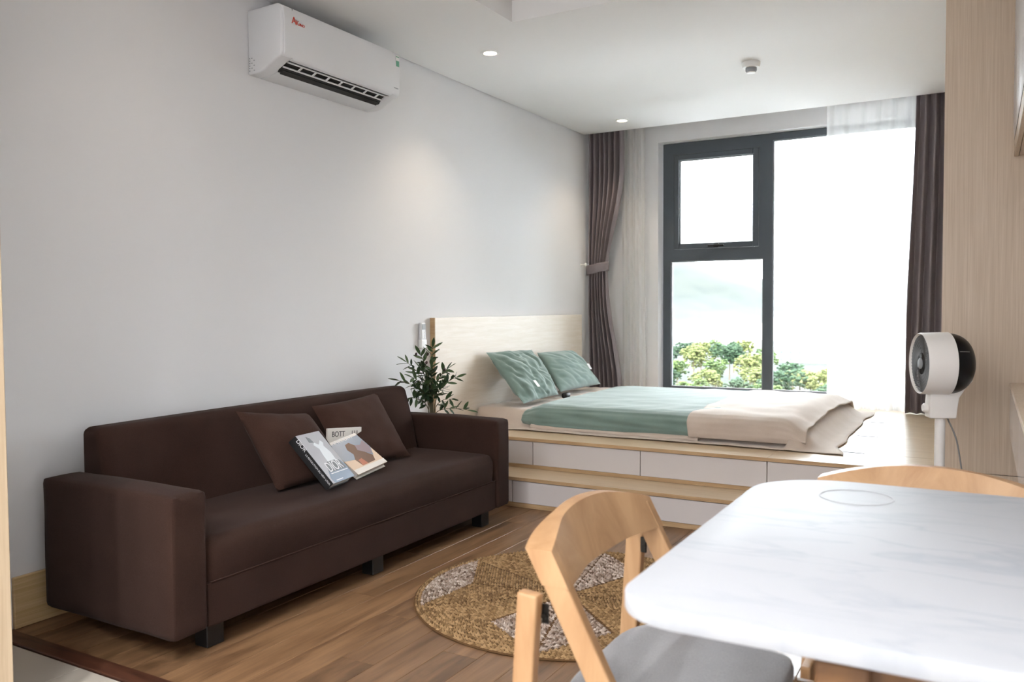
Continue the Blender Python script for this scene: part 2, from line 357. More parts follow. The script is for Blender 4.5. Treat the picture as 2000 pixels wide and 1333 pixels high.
for q in ((.042, 1.972, 4.196, 4.54), (1.974, 2.727, 4.196, 4.54), (.042, 1.972, 4.542, 6.597)):
    part('top_board', G().box(q[0], q[1], q[2], q[3], .330, PT, .001), 'lam', pf)
part('front_edge', G().box(.042, 2.727, 4.1945, 4.1955, .330, .3475), 'edge', pf)
for q in ((4.5425, 5.148), (5.1505, 5.788), (5.7905, 6.597)):
    l = part('storage_lid', G().box(1.9745, 2.727, q[0], q[1], .330, PT, .001), 'lam', pf)
    part('finger_slot', G().box(2.27, 2.38, q[0]-.0005, q[0]+.012, .3475, PT+.0006), 'gap', l)

hb = thing('headboard', 'pale wooden headboard panel with oak edge fixed to the white wall', 'headboard', (.02, 5.15, .17))
part('board', G().box(.002, .036, 4.112, 6.20, .170, 1.043), 'lamv', hb)
part('edge_band', G().box(.002, .0365, 4.106, 4.1115, .170, 1.0435), 'edge', hb)

# ------------------------------------------------------------------ bedding
MX0, MX1, MY0, MY1, MZ = .06, 2.02, 4.58, 6.14, .448
solo('mattress', G().soft(MX0, MX1, MY0, MY1, PT+.006, MZ, .03, .08), 'tagw', 'flat mattress under the beige sheet on the oak platform', 'mattress', (1.04, 5.36, PT), 60)
def sheet(u, v):
    x = .05+u*2.19; y = 4.425+v*1.86
    if u > .9: x += .03*nz(y*3, 3, 1)+.05*sst(.95, 1, u)*(1-sst(0, .12, v))
    dx = max(MX0-.2-x, x-MX1, 0); dy = max(MY0-y, y-MY1, 0); d = math.hypot(dx, dy)
    if x > MX1: hh = 1-sst(0, .17, d)
    else: hh = 1-sst(-.005, .05, d)
    z = PT+.003+hh*(MZ-PT+.006)
    cr = (1-sst(.3, .6, x))
    z += (.010*abs(nz(x*5, y*9, 1))+.004*nz(x*14, y*20, 3))*(.25+1.3*cr)*(.4+.6*hh)+.0035*(1-hh)*(1+nz(x*9, y*4, 7))
    if v < .08: y += .007*nz(x*7, 0, 2)
    if x > MX1: z += .010*abs(nz(x*3, y*7, 5))*hh
    return (x, y, max(z, PT+.002))
o = solo('bed_sheet', G().grid(sheet, 110, 100), 'beige', 'beige bed sheet spread over the mattress and out onto the platform', 'bed sheet', (1.04, 5.36, PT), 80)
sm = o.modifiers.new('thick', 'SOLIDIFY'); sm.thickness = .002; sm.offset = 1
dv = thing('duvet', 'sage green duvet folded back to its beige lining at the foot end', 'duvet', (1.3, 5.3, .46))
def duvet(x0, x1, grow, fold):
    path = [(4.508, .374), (4.497, .40), (4.497, .43), (4.503, .462), (4.525, .486), (4.56, .497), (4.62, .502), (4.75, .505), (4.95, .507), (5.2, .508), (5.45, .507), (5.7, .504), (5.9, .499), (6.02, .492), (6.09, .475), (6.13, .45), (6.15, .42), (6.155, .39)]
    def fn(u, v):
        t = v*(len(path)-1); i = min(int(t), len(path)-2); a = t-i
        y = path[i][0]*(1-a)+path[i+1][0]*a; z = path[i][1]*(1-a)+path[i+1][1]*a
        side = 1-sst(4.49, 4.6, y); x = x0+u*(x1-x0)
        gy = grow*(-1 if y < 5.3 else 1)*(1-sst(4.5, 4.7, y) if y < 5.3 else sst(5.95, 6.1, y)); y += gy; z += grow*.7*(1-side)
        if not fold:
            e = 1-sst(0, .13, x-x0); top = sst(.40, .47, z)
            z -= top*e*.034; y += e*.035*side; x += .02*math.sin(y*3)*e-.03*e*side
            w = .014*nz(x*2.2+2, y*11, z*13)*(side+.25)+.010*nz(x*3.2, y*26, z*34)*(.35+side)
            w += (1-side)*.010*abs(nz((x+y*.8)*2.2, (y-x*.9)*5, 4))
        else:
            e = sst(-.16, 0, x-x1); z -= e*e*(.045+.02*(1-sst(4.5, 5.4, y)))*sst(.38, .47, z); x += e*.02*nz(y*5, 1, 1)
            if y > 5.4: x += .03*sst(5.4, 6.1, y)*u
            w = .008*nz(x*6, y*7, z*9)+.008*nz(x*3+y*6, y*3-x*5, z*16)+.006*side*abs(nz(x*9, 2, z*14))
            x += .018*nz(y*4, z*5, 2)*(1-u)+.05*(1-sst(4.5, 6.0, y))*(1-u)*0
        y -= w*side; z += w*(1-side)*.9
        return (x, y, max(z, PT+.006))
    return fn
for nm, q in (('green_cover', (.405, 1.56, 0, 0)), ('folded_lining', (1.475, 2.095, .012, 1))):
    o = part(nm, G().grid(duvet(*q), 90, 85), 'green' if nm[0] == 'g' else 'beige', dv, 80, label='sage green duvet cover' if nm[0] == 'g' else 'beige lining folded over the green cover')
    sm = o.modifiers.new('thick', 'SOLIDIFY'); sm.thickness = .008; sm.offset = -1
def lining(u, v):
    x = .47+u*1.06; y = 4.488+.05*v+.006*nz(x*4, 1, 1); z = .384-.018*(2*v-1)**2*(1 if v > .5 else 1.5)+.004*nz(x*5, 4, 2)-.006*v
    return (x, y, z)
o = part('lining_hem', G().grid(lining, 60, 8), 'beige', dv, 80, label='beige lining showing below the green cover')
sm = o.modifiers.new('thick', 'SOLIDIFY'); sm.thickness = .006

def cushion(tl, tr, br, bl, th, seed, wr=.008, n=26, pinch=.045, dirw=(1, 1), crease=0):
    tl, tr, br, bl = map(Vector, (tl, tr, br, bl)); nn = ((tr-tl).cross(bl-tl)).normalized(); g = G(); ctr = (tl+tr+br+bl)/4
    if nn.x < 0: nn = -nn
    for sgn in (1, -1):
        def fn(u, v):
            a, b_ = 2*u-1, 2*v-1
            p = tl*(1-u)*(1-v)+tr*u*(1-v)+br*u*v+bl*(1-u)*v
            pu = pinch*(1-b_*b_)*0; sh = 1-pinch*((1-a*a)*abs(b_)**3+(1-b_*b_)*abs(a)**3)
            p = ctr+(p-ctr)*sh
            h = ((1-abs(a)**2.6)*(1-abs(b_)**2.6))**.55
            w = wr*nz(u*3*dirw[0]+seed, v*3*dirw[1], sgn)+wr*.6*nz(u*7*dirw[0], v*7*dirw[1]+seed, sgn*2)
            if crease: w -= crease*(1-min(1, abs(nz((u*.8-v*.6)*5+seed, (u*.6+v*.8)*1.3, 5))*3.2))**2+crease*.5*(1-min(1, abs(nz((u*.7-v*.7)*11+seed, (u*.7+v*.7)*2.2, 8))*3))**2
            return p+nn*sgn*(th*h+w*min(1, h*1.6))
        g.grid(fn, n, n)
    b = bmesh.new(); me = bpy.data.meshes.new('x'); me.from_pydata(g.v, [], g.f); b.from_mesh(me); bpy.data.meshes.remove(me)
    bmesh.ops.remove_doubles(b, verts=b.verts[:], dist=.0008); return G().bm(b), nn, ctr
def bedpillow(c, th, seed, label, tagat, wr):
    t = thing('bed_pillow', label, 'pillow', (c[3][0], (c[2][1]+c[3][1])/2, c[3][2]))
    g, nn, ctr = cushion(*c, th, seed, wr, 54, .03, (1.3, .9), wr*.9); part('pillow_case', g, 'green', t, 80)
    q = [Vector(p) for p in c]; u, v = tagat; p = q[0]*(1-u)*(1-v)+q[1]*u*(1-v)+q[2]*u*v+q[3]*(1-u)*v
    a, b_ = 2*u-1, 2*v-1; h = ((1-abs(a)**2.6)*(1-abs(b_)**2.6))**.55; p += nn*(th*h+.010)
    ru = (q[1]-q[0]).normalized(); rv = (q[3]-q[0]).normalized(); vs = []
    for dz in (0, .002): vs += [p+ru*sx*.017+rv*sy*.027+nn*dz for sx, sy in ((-1, -1), (1, -1), (1, 1), (-1, 1))]
    part('cloth_tag', G().add(vs, [(0, 1, 2, 3), (4, 5, 6, 7), (0, 1, 5, 4), (1, 2, 6, 5), (2, 3, 7, 6), (3, 0, 4, 7)]), 'tagw', t, label='white cloth tag')
    return t
p1 = bedpillow(((.075, 4.63, .81), (.085, 5.24, .80), (.37, 5.10, .505), (.36, 4.62, .49)), .075, 3, 'crumpled sage green pillow leaning on the headboard next to the plant', (.34, .80), .020)
p2 = bedpillow(((.085, 5.32, .775), (.10, 5.88, .765), (.29, 6.0, .50), (.31, 5.25, .505)), .075, 9, 'smoother sage green pillow leaning on the headboard beside the tied-back curtain', (.80, .62), .010)
vs = G()
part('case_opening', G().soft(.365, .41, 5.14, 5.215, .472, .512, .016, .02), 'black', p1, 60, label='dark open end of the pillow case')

# ------------------------------------------------------------------ curtains
def curtain(name, label, m, xf, yc, af, nf, z0, z1, seed, nu=None, sharp=.25, cat='curtain', parentless=True, loc=None):
    nu = nu or nf*14; nv = 70
    def fn(u, v):
        z = z0+(z1-z0)*v; xa, xb = xf(z); a = af(z)
        uu = u+.012*nz(u*6, v*1.5, seed); ph = 2*PI*nf*uu+seed+.5*nz(u*4, v*2, seed+4)
        s = math.sin(ph); y = yc+a*(s+sharp*math.sin(2*ph+.6))*(.75+.4*nz(u*5, v*.7, seed))
        x = xa+(xb-xa)*(u+.35/nf/6.28*math.cos(ph))
        return (x, y, z)
    t = thing(name, label, cat, loc or (sum(xf(z0))/2, yc, z0))
    o = part('fabric', G().grid(fn, nu, nv), m, t, 85); return t, o
def xl(z):
    tie = 1.43
    if z > tie: k = sst(tie, 2.25, z)**.8; return (.022, .196+k*.140)
    k = sst(0, 1, (tie-z)/1.05); return (.022+.004*k, .196+.125*k**1.3)
def al(z): return .018+.018*min(1, abs(z-1.43)/.35)*(1 if z < 2.45 else .75)
tl, o = curtain('drape_curtain', 'mauve brown drape tied back in the corner behind the bed', 'drape', xl, 6.352, al, 7, PT+.006, 2.60, 1.3)
sm = o.modifiers.new('thick', 'SOLIDIFY'); sm.thickness = .002
def band(u, v):
    a = 2*PI*u; return (.110+.100*math.cos(a), 6.352+.050*math.sin(a), 1.385+.075*v-.03*math.cos(a)*0+.018*math.cos(a)+.006*nz(u*9, v*3, 1))
o = part('tie_band', G().grid(band, 40, 5), 'drape', tl, 85, label='shiny fabric tie-back band')
sm = o.modifiers.new('thick', 'SOLIDIFY'); sm.thickness = .003
solo('curtain_hook', G().lathe([(.012, 0), (.012, .004), (.005, .006), (.005, .03), (.013, .034), (.016, .042), (.012, .050)], (.0005, 6.262, 1.452), (1, 0, 0), 20), 'vase', 'small white knob hook on the left wall at the curtain tie', 'curtain hook', (.0005, 6.262, 1.452), 40)
curtain('sheer_curtain', 'narrow gathered white sheer beside the tied-back drape', 'sheer', lambda z: (.28-.03*sst(1.2, .4, z)*0, .478+.01*sst(1.5, .4, z)), 6.47, lambda z: .017, 4, PT+.004, 2.60, 2.1)
curtain('sheer_curtain', 'wide white sheer drawn across the big window pane', 'sheer', lambda z: (1.892+.01*math.sin(z*2), 2.60), 6.47, lambda z: .014+.012*sst(2.6, 1.0, z)*0+.012*sst(2.2, 1.0, z), 7, PT+.004, 2.60, 4.4, sharp=.45)
def xr(z): return (2.475-.045*sst(2.6, .8, z), 2.722)
tr_, o = curtain('drape_curtain', 'mauve brown drape hanging straight beside the oak panel', 'drape', xr, 6.368, lambda z: .034+.008*sst(2.6, 1.5, z), 4, PT+.006, 2.60, 5.2)
sm = o.modifiers.new('thick', 'SOLIDIFY'); sm.thickness = .002

# ------------------------------------------------------------------ sofa
sf = thing('sofa', 'dark brown fabric three-seat sofa with square arms', 'sofa', (.44, 2.69, 0))
def puff(c, ax, amp, half):
    def fn(p, n):
        k = 1
        for i in range(3):
            if half[i] and i != ax: k *= max(0, 1-((p[i]-c[i])/half[i])**2)
        p = Vector(p)
        if n[ax] > .3: p[ax] += amp*k
        elif n[ax] < -.3 : p[ax] -= amp*k*.0
        p += n*.003*nz(p.x*6, p.y*6, p.z*6)
        return p
    return fn
part('arm', G().soft(.10, .765, 1.660, 1.797, .078, .527, .016, .06, puff((.43, 1.73, .3), 2, .010, (.34, .07, 0))), 'sofa', sf, 60)
part('arm', G().soft(.10, .765, 3.602, 3.728, .078, .527, .016, .06, puff((.43, 3.66, .3), 2, .010, (.34, .07, 0))), 'sofa', sf, 60)
def seatfn(p, n):
    p = Vector(p); k = max(0, 1-((p.y-2.7)/.95)**4)
    if n.z > .3: p.z += .006*k*max(0, 1-((p.x-.5)/.3)**2)
    if n.x > .3: p.x += .010*k*max(0, 1-((p.z-.29)/.06)**2)
    p += n*.002*nz(p.x*7, p.y*5, p.z*7); return p
st = part('seat', G().soft(.24, .757, 1.800, 3.599, .160, .362, .045, .05, seatfn), 'sofa', sf, 60)
part('seat_base', G().soft(.11, .759, 1.799, 3.600, .078, .225, .010, .08), 'sofa', sf, 60)
part('piping_seam', G().tube([(.7592, 1.81+i*.0895*2, .2255) for i in range(11)], .0022, 6), 'sofap', st)
def backfn(p, n):
    p = Vector(p); t = (p.z-.24)/.44
    if p.x > .16: p.x += (1-t)*.115+.006*nz(p.y*3, p.z*5, 1)
    if n.z > .3: p.z += .006*max(0, 1-((p.y-2.7)/.95)**2)
    return p
part('backrest', G().soft(.105, .205, 1.802, 3.597, .24, .684, .028, .06, backfn), 'sofa', sf, 60)
for x in (.17, .70):
    for y in (1.85, 2.69, 3.54): part('foot', G().box(x-.03, x+.03, y-.035, y+.035, .001, .08, .003), 'black', sf)
c, nn, ct = cushion((.285, 2.35, .690), (.335, 2.71, .645), (.52, 2.76, .382), (.47, 2.385, .377), .060, 1, .006, 26, .05)
solo('throw_pillow', c, 'sofap', 'brown square cushion slumped behind the black-spined book', 'throw pillow', (.49, 2.57, .365), 80)
c, nn, ct = cushion((.26, 2.81, .660), (.255, 3.28, .678), (.455, 3.285, .378), (.415, 2.84, .378), .044, 5, .006, 26, .05)
solo('throw_pillow', c, 'sofap', 'brown square cushion standing behind the white booklet', 'throw pillow', (.44, 3.06, .365), 80)

# ------------------------------------------------------------------ books
def frame(TL, TR, BL):
    TL, TR, BL = map(Vector, (TL, TR, BL)); r = (TR-TL).normalized(); u = (TL-BL); u = (u-r*u.dot(r)).normalized(); n = r.cross(u)
    return Matrix(((r.x, u.x, n.x, BL.x), (r.y, u.y, n.y, BL.y), (r.z, u.z, n.z, BL.z), (0, 0, 0, 1))), (TR-TL).length, (TL-BL).length
def flat(pts, z=.0005): # thin printed shape on a cover
    n = len(pts); return G().add([(p[0], p[1], .0001) for p in pts]+[(p[0], p[1], z) for p in pts], [tuple(range(n))[::-1], tuple(range(n, 2*n))]+[(i, (i+1) % n, n+(i+1) % n, n+i) for i in range(n)])
def hard(t, w, h, th, mc, mb, over=.004, bt=.003):
    part('front_cover', G().box(0, w, 0, h, -bt, 0, .0008), mc, t, local=True)
    part('back_cover', G().box(0, w, 0, h, -th, -th+bt, .0008), mb, t, local=True)
    part('pages', G().box(.003, w-over, over, h-over, -th+bt, -bt), 'paper', t, local=True)
mt, w, h = frame((.512, 2.448, .592), (.452, 2.646, .583), (.672, 2.489, .408)); th = .040
b1 = thing('book', 'thick hardback with grey photo cover and black spine against the cushion', 'book', group=None, mat=mt); ORG[b1.name] = Vector()
hard(b1, w, h, th, 'coverg', 'black')
sp = part('spine', G().box(-.003, 0, 0, h, -th, 0, .0008), 'black', b1, local=True, label='black spine with white lettering')
part('spine_lettering', text_geo('DIOR', .024, None, (-.0031, h*.93, -th*.30), (0, -1, 0), (0, 0, 1)), 'inkw', sp, local=True)
part('spine_lettering', text_geo('LA REVOLUTION DU NEW LOOK', .0105, None, (-.0031, h*.66, -th*.42), (0, -1, 0), (0, 0, 1)), 'inkw', sp, local=True)
part('cover_print', flat([(.10*w, .0), (w, 0), (w, .26*h), (.92*w, .36*h), (.5*w, .40*h), (.32*w, .36*h), (.16*w, .22*h), (.06*w, .1*h)]), 'coverb', b1, local=True, label='slate band at the foot of the cover')
part('cover_print', flat([(.18*w, .20*h), (.95*w, .20*h), (.88*w, .38*h), (.55*w, .42*h), (.26*w, .38*h)], .0007), 'slate', b1, local=True)
part('cover_figure', flat([(.42*w, .40*h), (.78*w, .40*h), (.80*w, .55*h), (.72*w, .70*h), (.80*w, .76*h), (.74*w, .82*h), (.58*w, .74*h), (.46*w, .80*h), (.38*w, .76*h), (.48*w, .66*h), (.44*w, .54*h)], .0008), 'gownw', b1, local=True, label='pale dress figure printed on the cover')
part('cover_figure', flat([(.30*w, .82*h), (.46*w, .80*h), (.42*w, .90*h), (.32*w, .94*h)], .0008), 'slate', b1, local=True)
part('cover_title', text_geo('DIOR', .066, .86, (.20*w, .205*h, .0009), (1, .02, 0), (-.0, 1, 0)), 'inkw', b1, local=True)
part('cover_title', G().box(.2*w, .95*w, .165*h, .18*h, .0005, .001).box(.2*w, .5*w, .03*h, .045*h, .0005, .001), 'inkw', b1, local=True)
mt, w, h = frame((.411, 2.729, .508), (.420, 2.914, .535), (.590, 2.738, .392)); th = .030
b2 = thing('book', 'cream hardback with blue and brown picture lying open-edge towards the room', 'book', mat=mt); ORG[b2.name] = Vector()
b2['label'] = 'cream hardback with blue and brown cover picture and pale page edges'
hard(b2, w, h, th, 'coverp', 'coverw', .008)
part('cover_print', flat([(0, .42*h), (.42*w, .34*h), (.60*w, .46*h), (.86*w, .30*h), (w, .52*h), (w, h*.93), (0, h*.93)]), 'coverb', b2, local=True, label='blue sky area of the picture')
part('cover_print', flat([(0, 0), (w, 0), (w, .12*h), (0, .14*h)]), 'coverw', b2, local=True)
part('cover_print', flat([(0, .93*h), (w, .93*h), (w, h), (0, h)]), 'coverw', b2, local=True)
part('cover_figure', flat([(.34*w, .16*h), (.76*w, .16*h), (.84*w, .30*h), (.72*w, .46*h), (.60*w, .56*h), (.66*w, .70*h), (.58*w, .82*h), (.44*w, .80*h), (.36*w, .66*h), (.40*w, .50*h), (.30*w, .36*h)], .0007), 'skin', b2, local=True, label='brown figure in the picture')
part('cover_figure', flat([(.34*w, .16*h), (.52*w, .16*h), (.48*w, .34*h), (.36*w, .32*h)], .0009), 'rust', b2, local=True)
part('cover_figure', flat([(.60*w, .56*h), (.72*w, .46*h), (.86*w, .34*h), (.99*w, .54*h), (.97*w, .76*h), (.80*w, .66*h), (.66*w, .70*h)], .0009), 'mauve', b2, local=True)
part('cover_title', text_geo('ANNEDDAY', .030, .9, (.04*w, .90*h, .0009), (1, 0, 0), (0, 1, 0)), 'inkw', b2, local=True)
TL, TR = Vector((.39, 2.771, .572)), Vector((.39, 3.000, .551)); r = (TR-TL).normalized(); dn = Vector((0.02, 0, -1)); dn = (dn-r*dn.dot(r)).normalized()
mt, w, h = frame(TL, TR, TL+dn*.19); th = .008
b3 = thing('book', 'thin white booklet standing behind the cream hardback', 'book', mat=mt); ORG[b3.name] = Vector()
hard(b3, w, h, th, 'coverw', 'coverw', .001, .001)
part('cover_title', text_geo('BOTT', .034, None, (.12*w, .80*h, .0003), (1, 0, 0), (0, 1, 0)), 'ink', b3, local=True)
part('cover_title', text_geo('LLI', .034, None, (.70*w, .80*h, .0003), (1, 0, 0), (0, 1, 0)), 'ink', b3, local=True)

# ------------------------------------------------------------------ wall air conditioner
ac = thing('air_conditioner', 'white split air conditioner mounted high on the left wall', 'air conditioner', (.1, 3.13, 2.155))
AY0, AY1 = 2.712, 3.560
prof = [(.001, 2.157), (.001, 2.443), (.185, 2.446), (.205, 2.436), (.213, 2.36), (.210, 2.235), (.203, 2.215), (.17, 2.204), (.125, 2.182), (.10, 2.166), (.06, 2.157)]
out = [(.001, 2.157), (.001, 2.443), (.185, 2.446), (.205, 2.436), (.213, 2.36), (.210, 2.235), (.200, 2.213), (.186, 2.209), (.165, 2.226), (.130, 2.214), (.106, 2.171), (.06, 2.157)]
g = G().prism(prof, 'y', AY0, AY0+.075, .010, 3); body = part('end_housing', g, 'ac', ac, 40)
part('end_housing', G().prism(prof, 'y', AY1-.06, AY1, .010, 3), 'ac', ac, 40)
part('housing', G().prism(out, 'y', AY0+.0745, AY1-.0595), 'ac', ac, 40)
part('front_panel', G().prism([(.212, 2.425), (.2195, 2.36), (.2165, 2.236), (.209, 2.218), (.2075, 2.235), (.2115, 2.36), (.2035, 2.425)], 'y', AY0+.012, AY1-.012, .002), 'ac', ac, 40)
part('outlet', G().prism([(.187, 2.2105), (.166, 2.228), (.131, 2.2155), (.107, 2.173), (.118, 2.176), (.137, 2.203), (.165, 2.214), (.18, 2.209)], 'y', AY0+.076, AY1-.061), 'acdark', ac)
for k in range(2):
    x0, z0 = (.163, 2.2055) if k == 0 else (.134, 2.1905)
    part('louvre', G().prism([(x0, z0), (x0+.006, z0+.004), (x0+.0045, z0+.007), (x0-.0015, z0+.003)], 'y', AY0+.08, AY1-.065), 'ac', ac)
for k in range(7):
    y = AY0+.17+k*.092; part('vane_arm', G().prism([(.134, 2.191), (.163, 2.2055), (.165, 2.210), (.136, 2.197)], 'y', y, y+.010), 'ac', ac)
part('outlet_flap', G().prism([(.108, 2.1665), (.128, 2.180), (.126, 2.183), (.106, 2.170)], 'y', AY0+.09, AY1-.075), 'acdark', ac)
nx = .2185
part('energy_label', G().box(.2175, .2188, 3.515, 3.545, 2.345, 2.42), 'trimw', ac)
part('energy_label', G().box(.2186, .2192, 3.517, 3.543, 2.355, 2.392).box(.2186, .2192, 3.517, 3.543, 2.41, 2.415), 'greenprint', ac)
for s, sz, y in (('A', .045, 2.765), ('K', .030, 2.792), ('INO', .018, 2.813)):
    part('logo', text_geo(s, sz, None, (.2200, y, 2.366), (0, 1, 0), (-.03, 0, 1), .0008), 'red', ac, label='red brand lettering')
part('model_print', G().box(.2165, .2182, 3.50, 3.535, 2.247, 2.251), 'gasket', ac)
g = G()
for i in range(3):
    for j in range(6):
        if (i+j) % 2 == 0 or i == 0: g.box(.010+i*.014, .016+i*.014, AY0-.0008, AY0+.001, 2.17+j*.011, 2.174+j*.011)
part('side_vents', g, 'gasket', ac)

# ------------------------------------------------------------------ ceiling fittings
def downlight(loc, label, spot=9, col=(1, .82, .62), cone=110):
    t = thing('downlight', label, 'ceiling light', loc, 'recessed downlights')
    part('trim_ring', G().lathe([(.036, -.004), (.041, -.0035), (.052, -.003), (.052, 0), (.042, 0), (.036, -.004)], loc, n=36, caps=False), 'trimw', t, 40)
    part('lens', G().lathe([(.0395, -.0022), (.0395, -.0008)], loc, n=36), 'lens', t, 40)
    l = bpy.data.lights.new('lamp', 'SPOT'); l.energy = spot; l.spot_size = math.radians(cone); l.spot_blend = .8; l.color = col; l.shadow_soft_size = .035
    lo = bpy.data.objects.new('lamp', l); COL.objects.link(lo); lo.parent = t; lo.location = (0, 0, -.012)
downlight((.490, 4.017, H-.0005), 'lit round recessed downlight between the smoke detector and the air conditioner')
downlight((.486, 5.960, H-.0005), 'lit round recessed downlight above the tied-back curtain')
downlight((.49, 2.07, H-.0005), 'lit round recessed downlight above the near arm of the sofa', 1.2)
for q in ((1.1, .35), (1.1, -.75), (1.7, -.15), (1.7, -.95), (2.3, -.6), (2.9, -.95)): downlight((q[0], q[1], H-.0005), 'unseen fill downlight added in the ceiling near the entrance', 37, (.975, .985, 1), 165)  # unseen fill lamps, added to brighten the room from the camera side
sdv = thing('smoke_detector', 'white smoke detector with a domed sensor on the ceiling', 'smoke detector', (1.70, 4.95, H))
part('base', G().lathe([(.052, 0), (.052, -.012), (.047, -.030), (.030, -.032)], (1.70, 4.95, H-.0005), n=36), 'trimw', sdv, 40)
part('sensor', G().lathe([(.032, -.031), (.032, -.048), (.028, -.056), (.012, -.058), (.011, -.062)], (1.70, 4.95, H), n=28), 'gasket', sdv, 40)
part('cap', G().lathe([(.026, -.0565), (.024, -.062), (.008, -.066)], (1.70, 4.95, H), n=28), 'trimw', sdv, 40)

# ------------------------------------------------------------------ remote in wall holder
rc = thing('remote_control', 'slim white remote control in a holder on the wall beside the headboard', 'remote control', (.012, 4.01, .865))
part('holder', G().box(.001, .028, 3.983, 4.037, .865, .915, .004, 2), 'trimw', rc)
part('body', G().box(.004, .024, 3.987, 4.033, .868, 1.016, .006, 2), 'ac', rc)
part('screen', G().box(.0235, .0245, 3.993, 4.027, .975, 1.008), 'gasket', rc)
for i in range(3):
    for j in range(2): part('button', G().box(.0235, .0255, 3.994+j*.02, 4.006+j*.02, .925+i*.014, .933+i*.014), 'trimw', rc)

# ------------------------------------------------------------------ olive plant
VX, VY = .19, 3.842
pl = thing('olive_plant', 'olive branches in a white vase behind the sofa arm', 'plant', (VX, VY, 0))
part('vase', G().lathe([(.06, .001), (.075, .03), (.085, .15), (.080, .30), (.055, .42), (.046, .46), (.052, .49), (.047, .489), (.041, .46), (.05, .41), (.05, .05)], (VX, VY, 0), n=32), 'vase', pl, 50)
def leafmesh(nm, L, wd, m):
    vs = []; fs = []
    for i in range(6):
        t = i/5; ww = wd*math.sin(PI*min(1, t*.92+.05))**.8; zc = -.10*L*t*t
        vs += [(-ww, L*t, zc), (0, L*t, zc-.12*wd), (ww, L*t, zc)]
    for i in range(5):
        for k in (0, 1): fs.append((i*3+k, i*3+k+1, i*3+k+4, i*3+k+3))
    n = len(vs); vs += [(a, b_, c-.0008) for a, b_, c in vs]; fs += [tuple(q+n for q in f[::-1]) for f in fs]
    return mesh(nm, G().add(vs, fs), m, 80)
LM = [leafmesh('leaf', .062, .0100, 'leaf'), leafmesh('leaf', .055, .0095, 'leafd'), leafmesh('leaf', .068, .0105, 'leaf')]
rng = random.Random(11)
def place_leaf(parent, p, d, m, s):
    d = Vector(d).normalized(); a = Vector((rng.uniform(-1, 1), rng.uniform(-1, 1), 1.2)); x_ = d.cross(a).normalized(); z_ = x_.cross(d)
    o = bpy.data.objects.new('leaf', m); COL.objects.link(o); o.parent = parent
    q = Vector(p)-Vector((VX, VY, 0)); o.matrix_basis = Matrix(((x_.x*s, d.x*s, z_.x*s, q.x), (x_.y*s, d.y*s, z_.y*s, q.y), (x_.z*s, d.z*s, z_.z*s, q.z), (0, 0, 0, 1)))
tips = [(.235, 3.80, .885), (.10, 3.74, .80), (.075, 3.70, .70), (.29, 3.86, .76), (.345, 3.87, .715), (.17, 3.70, .72), (.21, 3.68, .66), (.24, 3.78, .78), (.15, 3.80, .84), (.26, 3.70, .68), (.19, 3.62, .615), (.12, 3.84, .76), (.30, 3.80, .66), (.22, 3.74, .63), (.41, 3.88, .535), (.36, 3.80, .60)]
for bi, tp in enumerate(tips):
    a = Vector((VX+rng.uniform(-.015, .015), VY+rng.uniform(-.015, .015), .47)); tp = Vector(tp)
    c1 = a+Vector((0, 0, (tp.z-.47)*.6+.05)); path = []
    for i in range(9): t = i/8; path.append(a*(1-t)**2+c1*2*t*(1-t)+tp*t*t)
    br = part('branch', G().tube(path, [.0028-.0018*i/8 for i in range(9)], 6), 'twig', pl)
    nl = 9 if bi < 14 else 5
    for k in range(nl):
        t = .38+.62*(k+.5)/nl; i = min(7, int(t*8)); p = path[i].lerp(path[i+1], t*8-i); d = (path[i+1]-path[i]).normalized()
        for sgn in (-1, 1):
            sv = d.cross(Vector((rng.uniform(-1, 1), rng.uniform(-1, 1), rng.uniform(-.3, .3)))).normalized()*sgn
            dd = d*rng.uniform(.45, .9)+sv*.8
            if p.x+dd.x*.06 < .015: dd.x = abs(dd.x)
            place_leaf(br, p, dd, LM[rng.randrange(3)], rng.uniform(.7, 1.1))
    place_leaf(br, tp, path[8]-path[7], LM[0], 1.0)
for q in ((.15, 3.76, .845), (.20, 3.80, .845), (.30, 3.82, .76), (.22, 3.76, .80)):
    part('olive', G().lathe([(.001, -.010), (.005, -.008), (.0075, 0), (.005, .008), (.001, .010)], q, (.2, .1, 1), 12), 'olive', pl, 60)

# ------------------------------------------------------------------ jute rug
RC = Vector((1.545, 2.823)); RR = .592
rg = thing('round_rug', 'round braided jute rug with petal pattern on the wood floor', 'rug', (RC.x, RC.y, 0))
part('backing', G().lathe([(RR-.004, .001), (RR, .004), (RR-.006, .007)], (RC.x, RC.y, 0), n=96), 'jbase', rg, 40)
gb, gw = G(), G(); rr_ = random.Random(3)
OCT = [(1, 0, 0), (0, 1, 0), (-1, 0, 0), (0, -1, 0), (0, 0, 1)]
def stitch(g, x, y, ang, L=.0125, wd=.0062, hh=.0075):
    c, s = math.cos(ang), math.sin(ang); z = .0065+rr_.uniform(-.001, .002)
    g.add([(RC.x+x+c*a*L-s*b_*wd, RC.y+y+s*a*L+c*b_*wd, z+e*hh) for a, b_, e in OCT], [(0, 1, 4), (1, 2, 4), (2, 3, 4), (3, 0, 4)])
seams = [math.radians(a) for a in (10, 70, 130, 190, 252, 317)]
kitew = [False, True, False, False, True, False]; triw = [True, False, False, True, False, False]
RS, RT = .40, .565
def pol(r, a): return Vector((r*math.cos(a), r*math.sin(a)))
def inside(q, A, B, C):
    def s(a, b_, c): return (a.x-c.x)*(b_.y-c.y)-(b_.x-c.x)*(a.y-c.y)
    d = (s(q, A, B), s(q, B, C), s(q, C, A)); return not (min(d) < 0 and max(d) > 0)
pitch, step = .0108, .0165
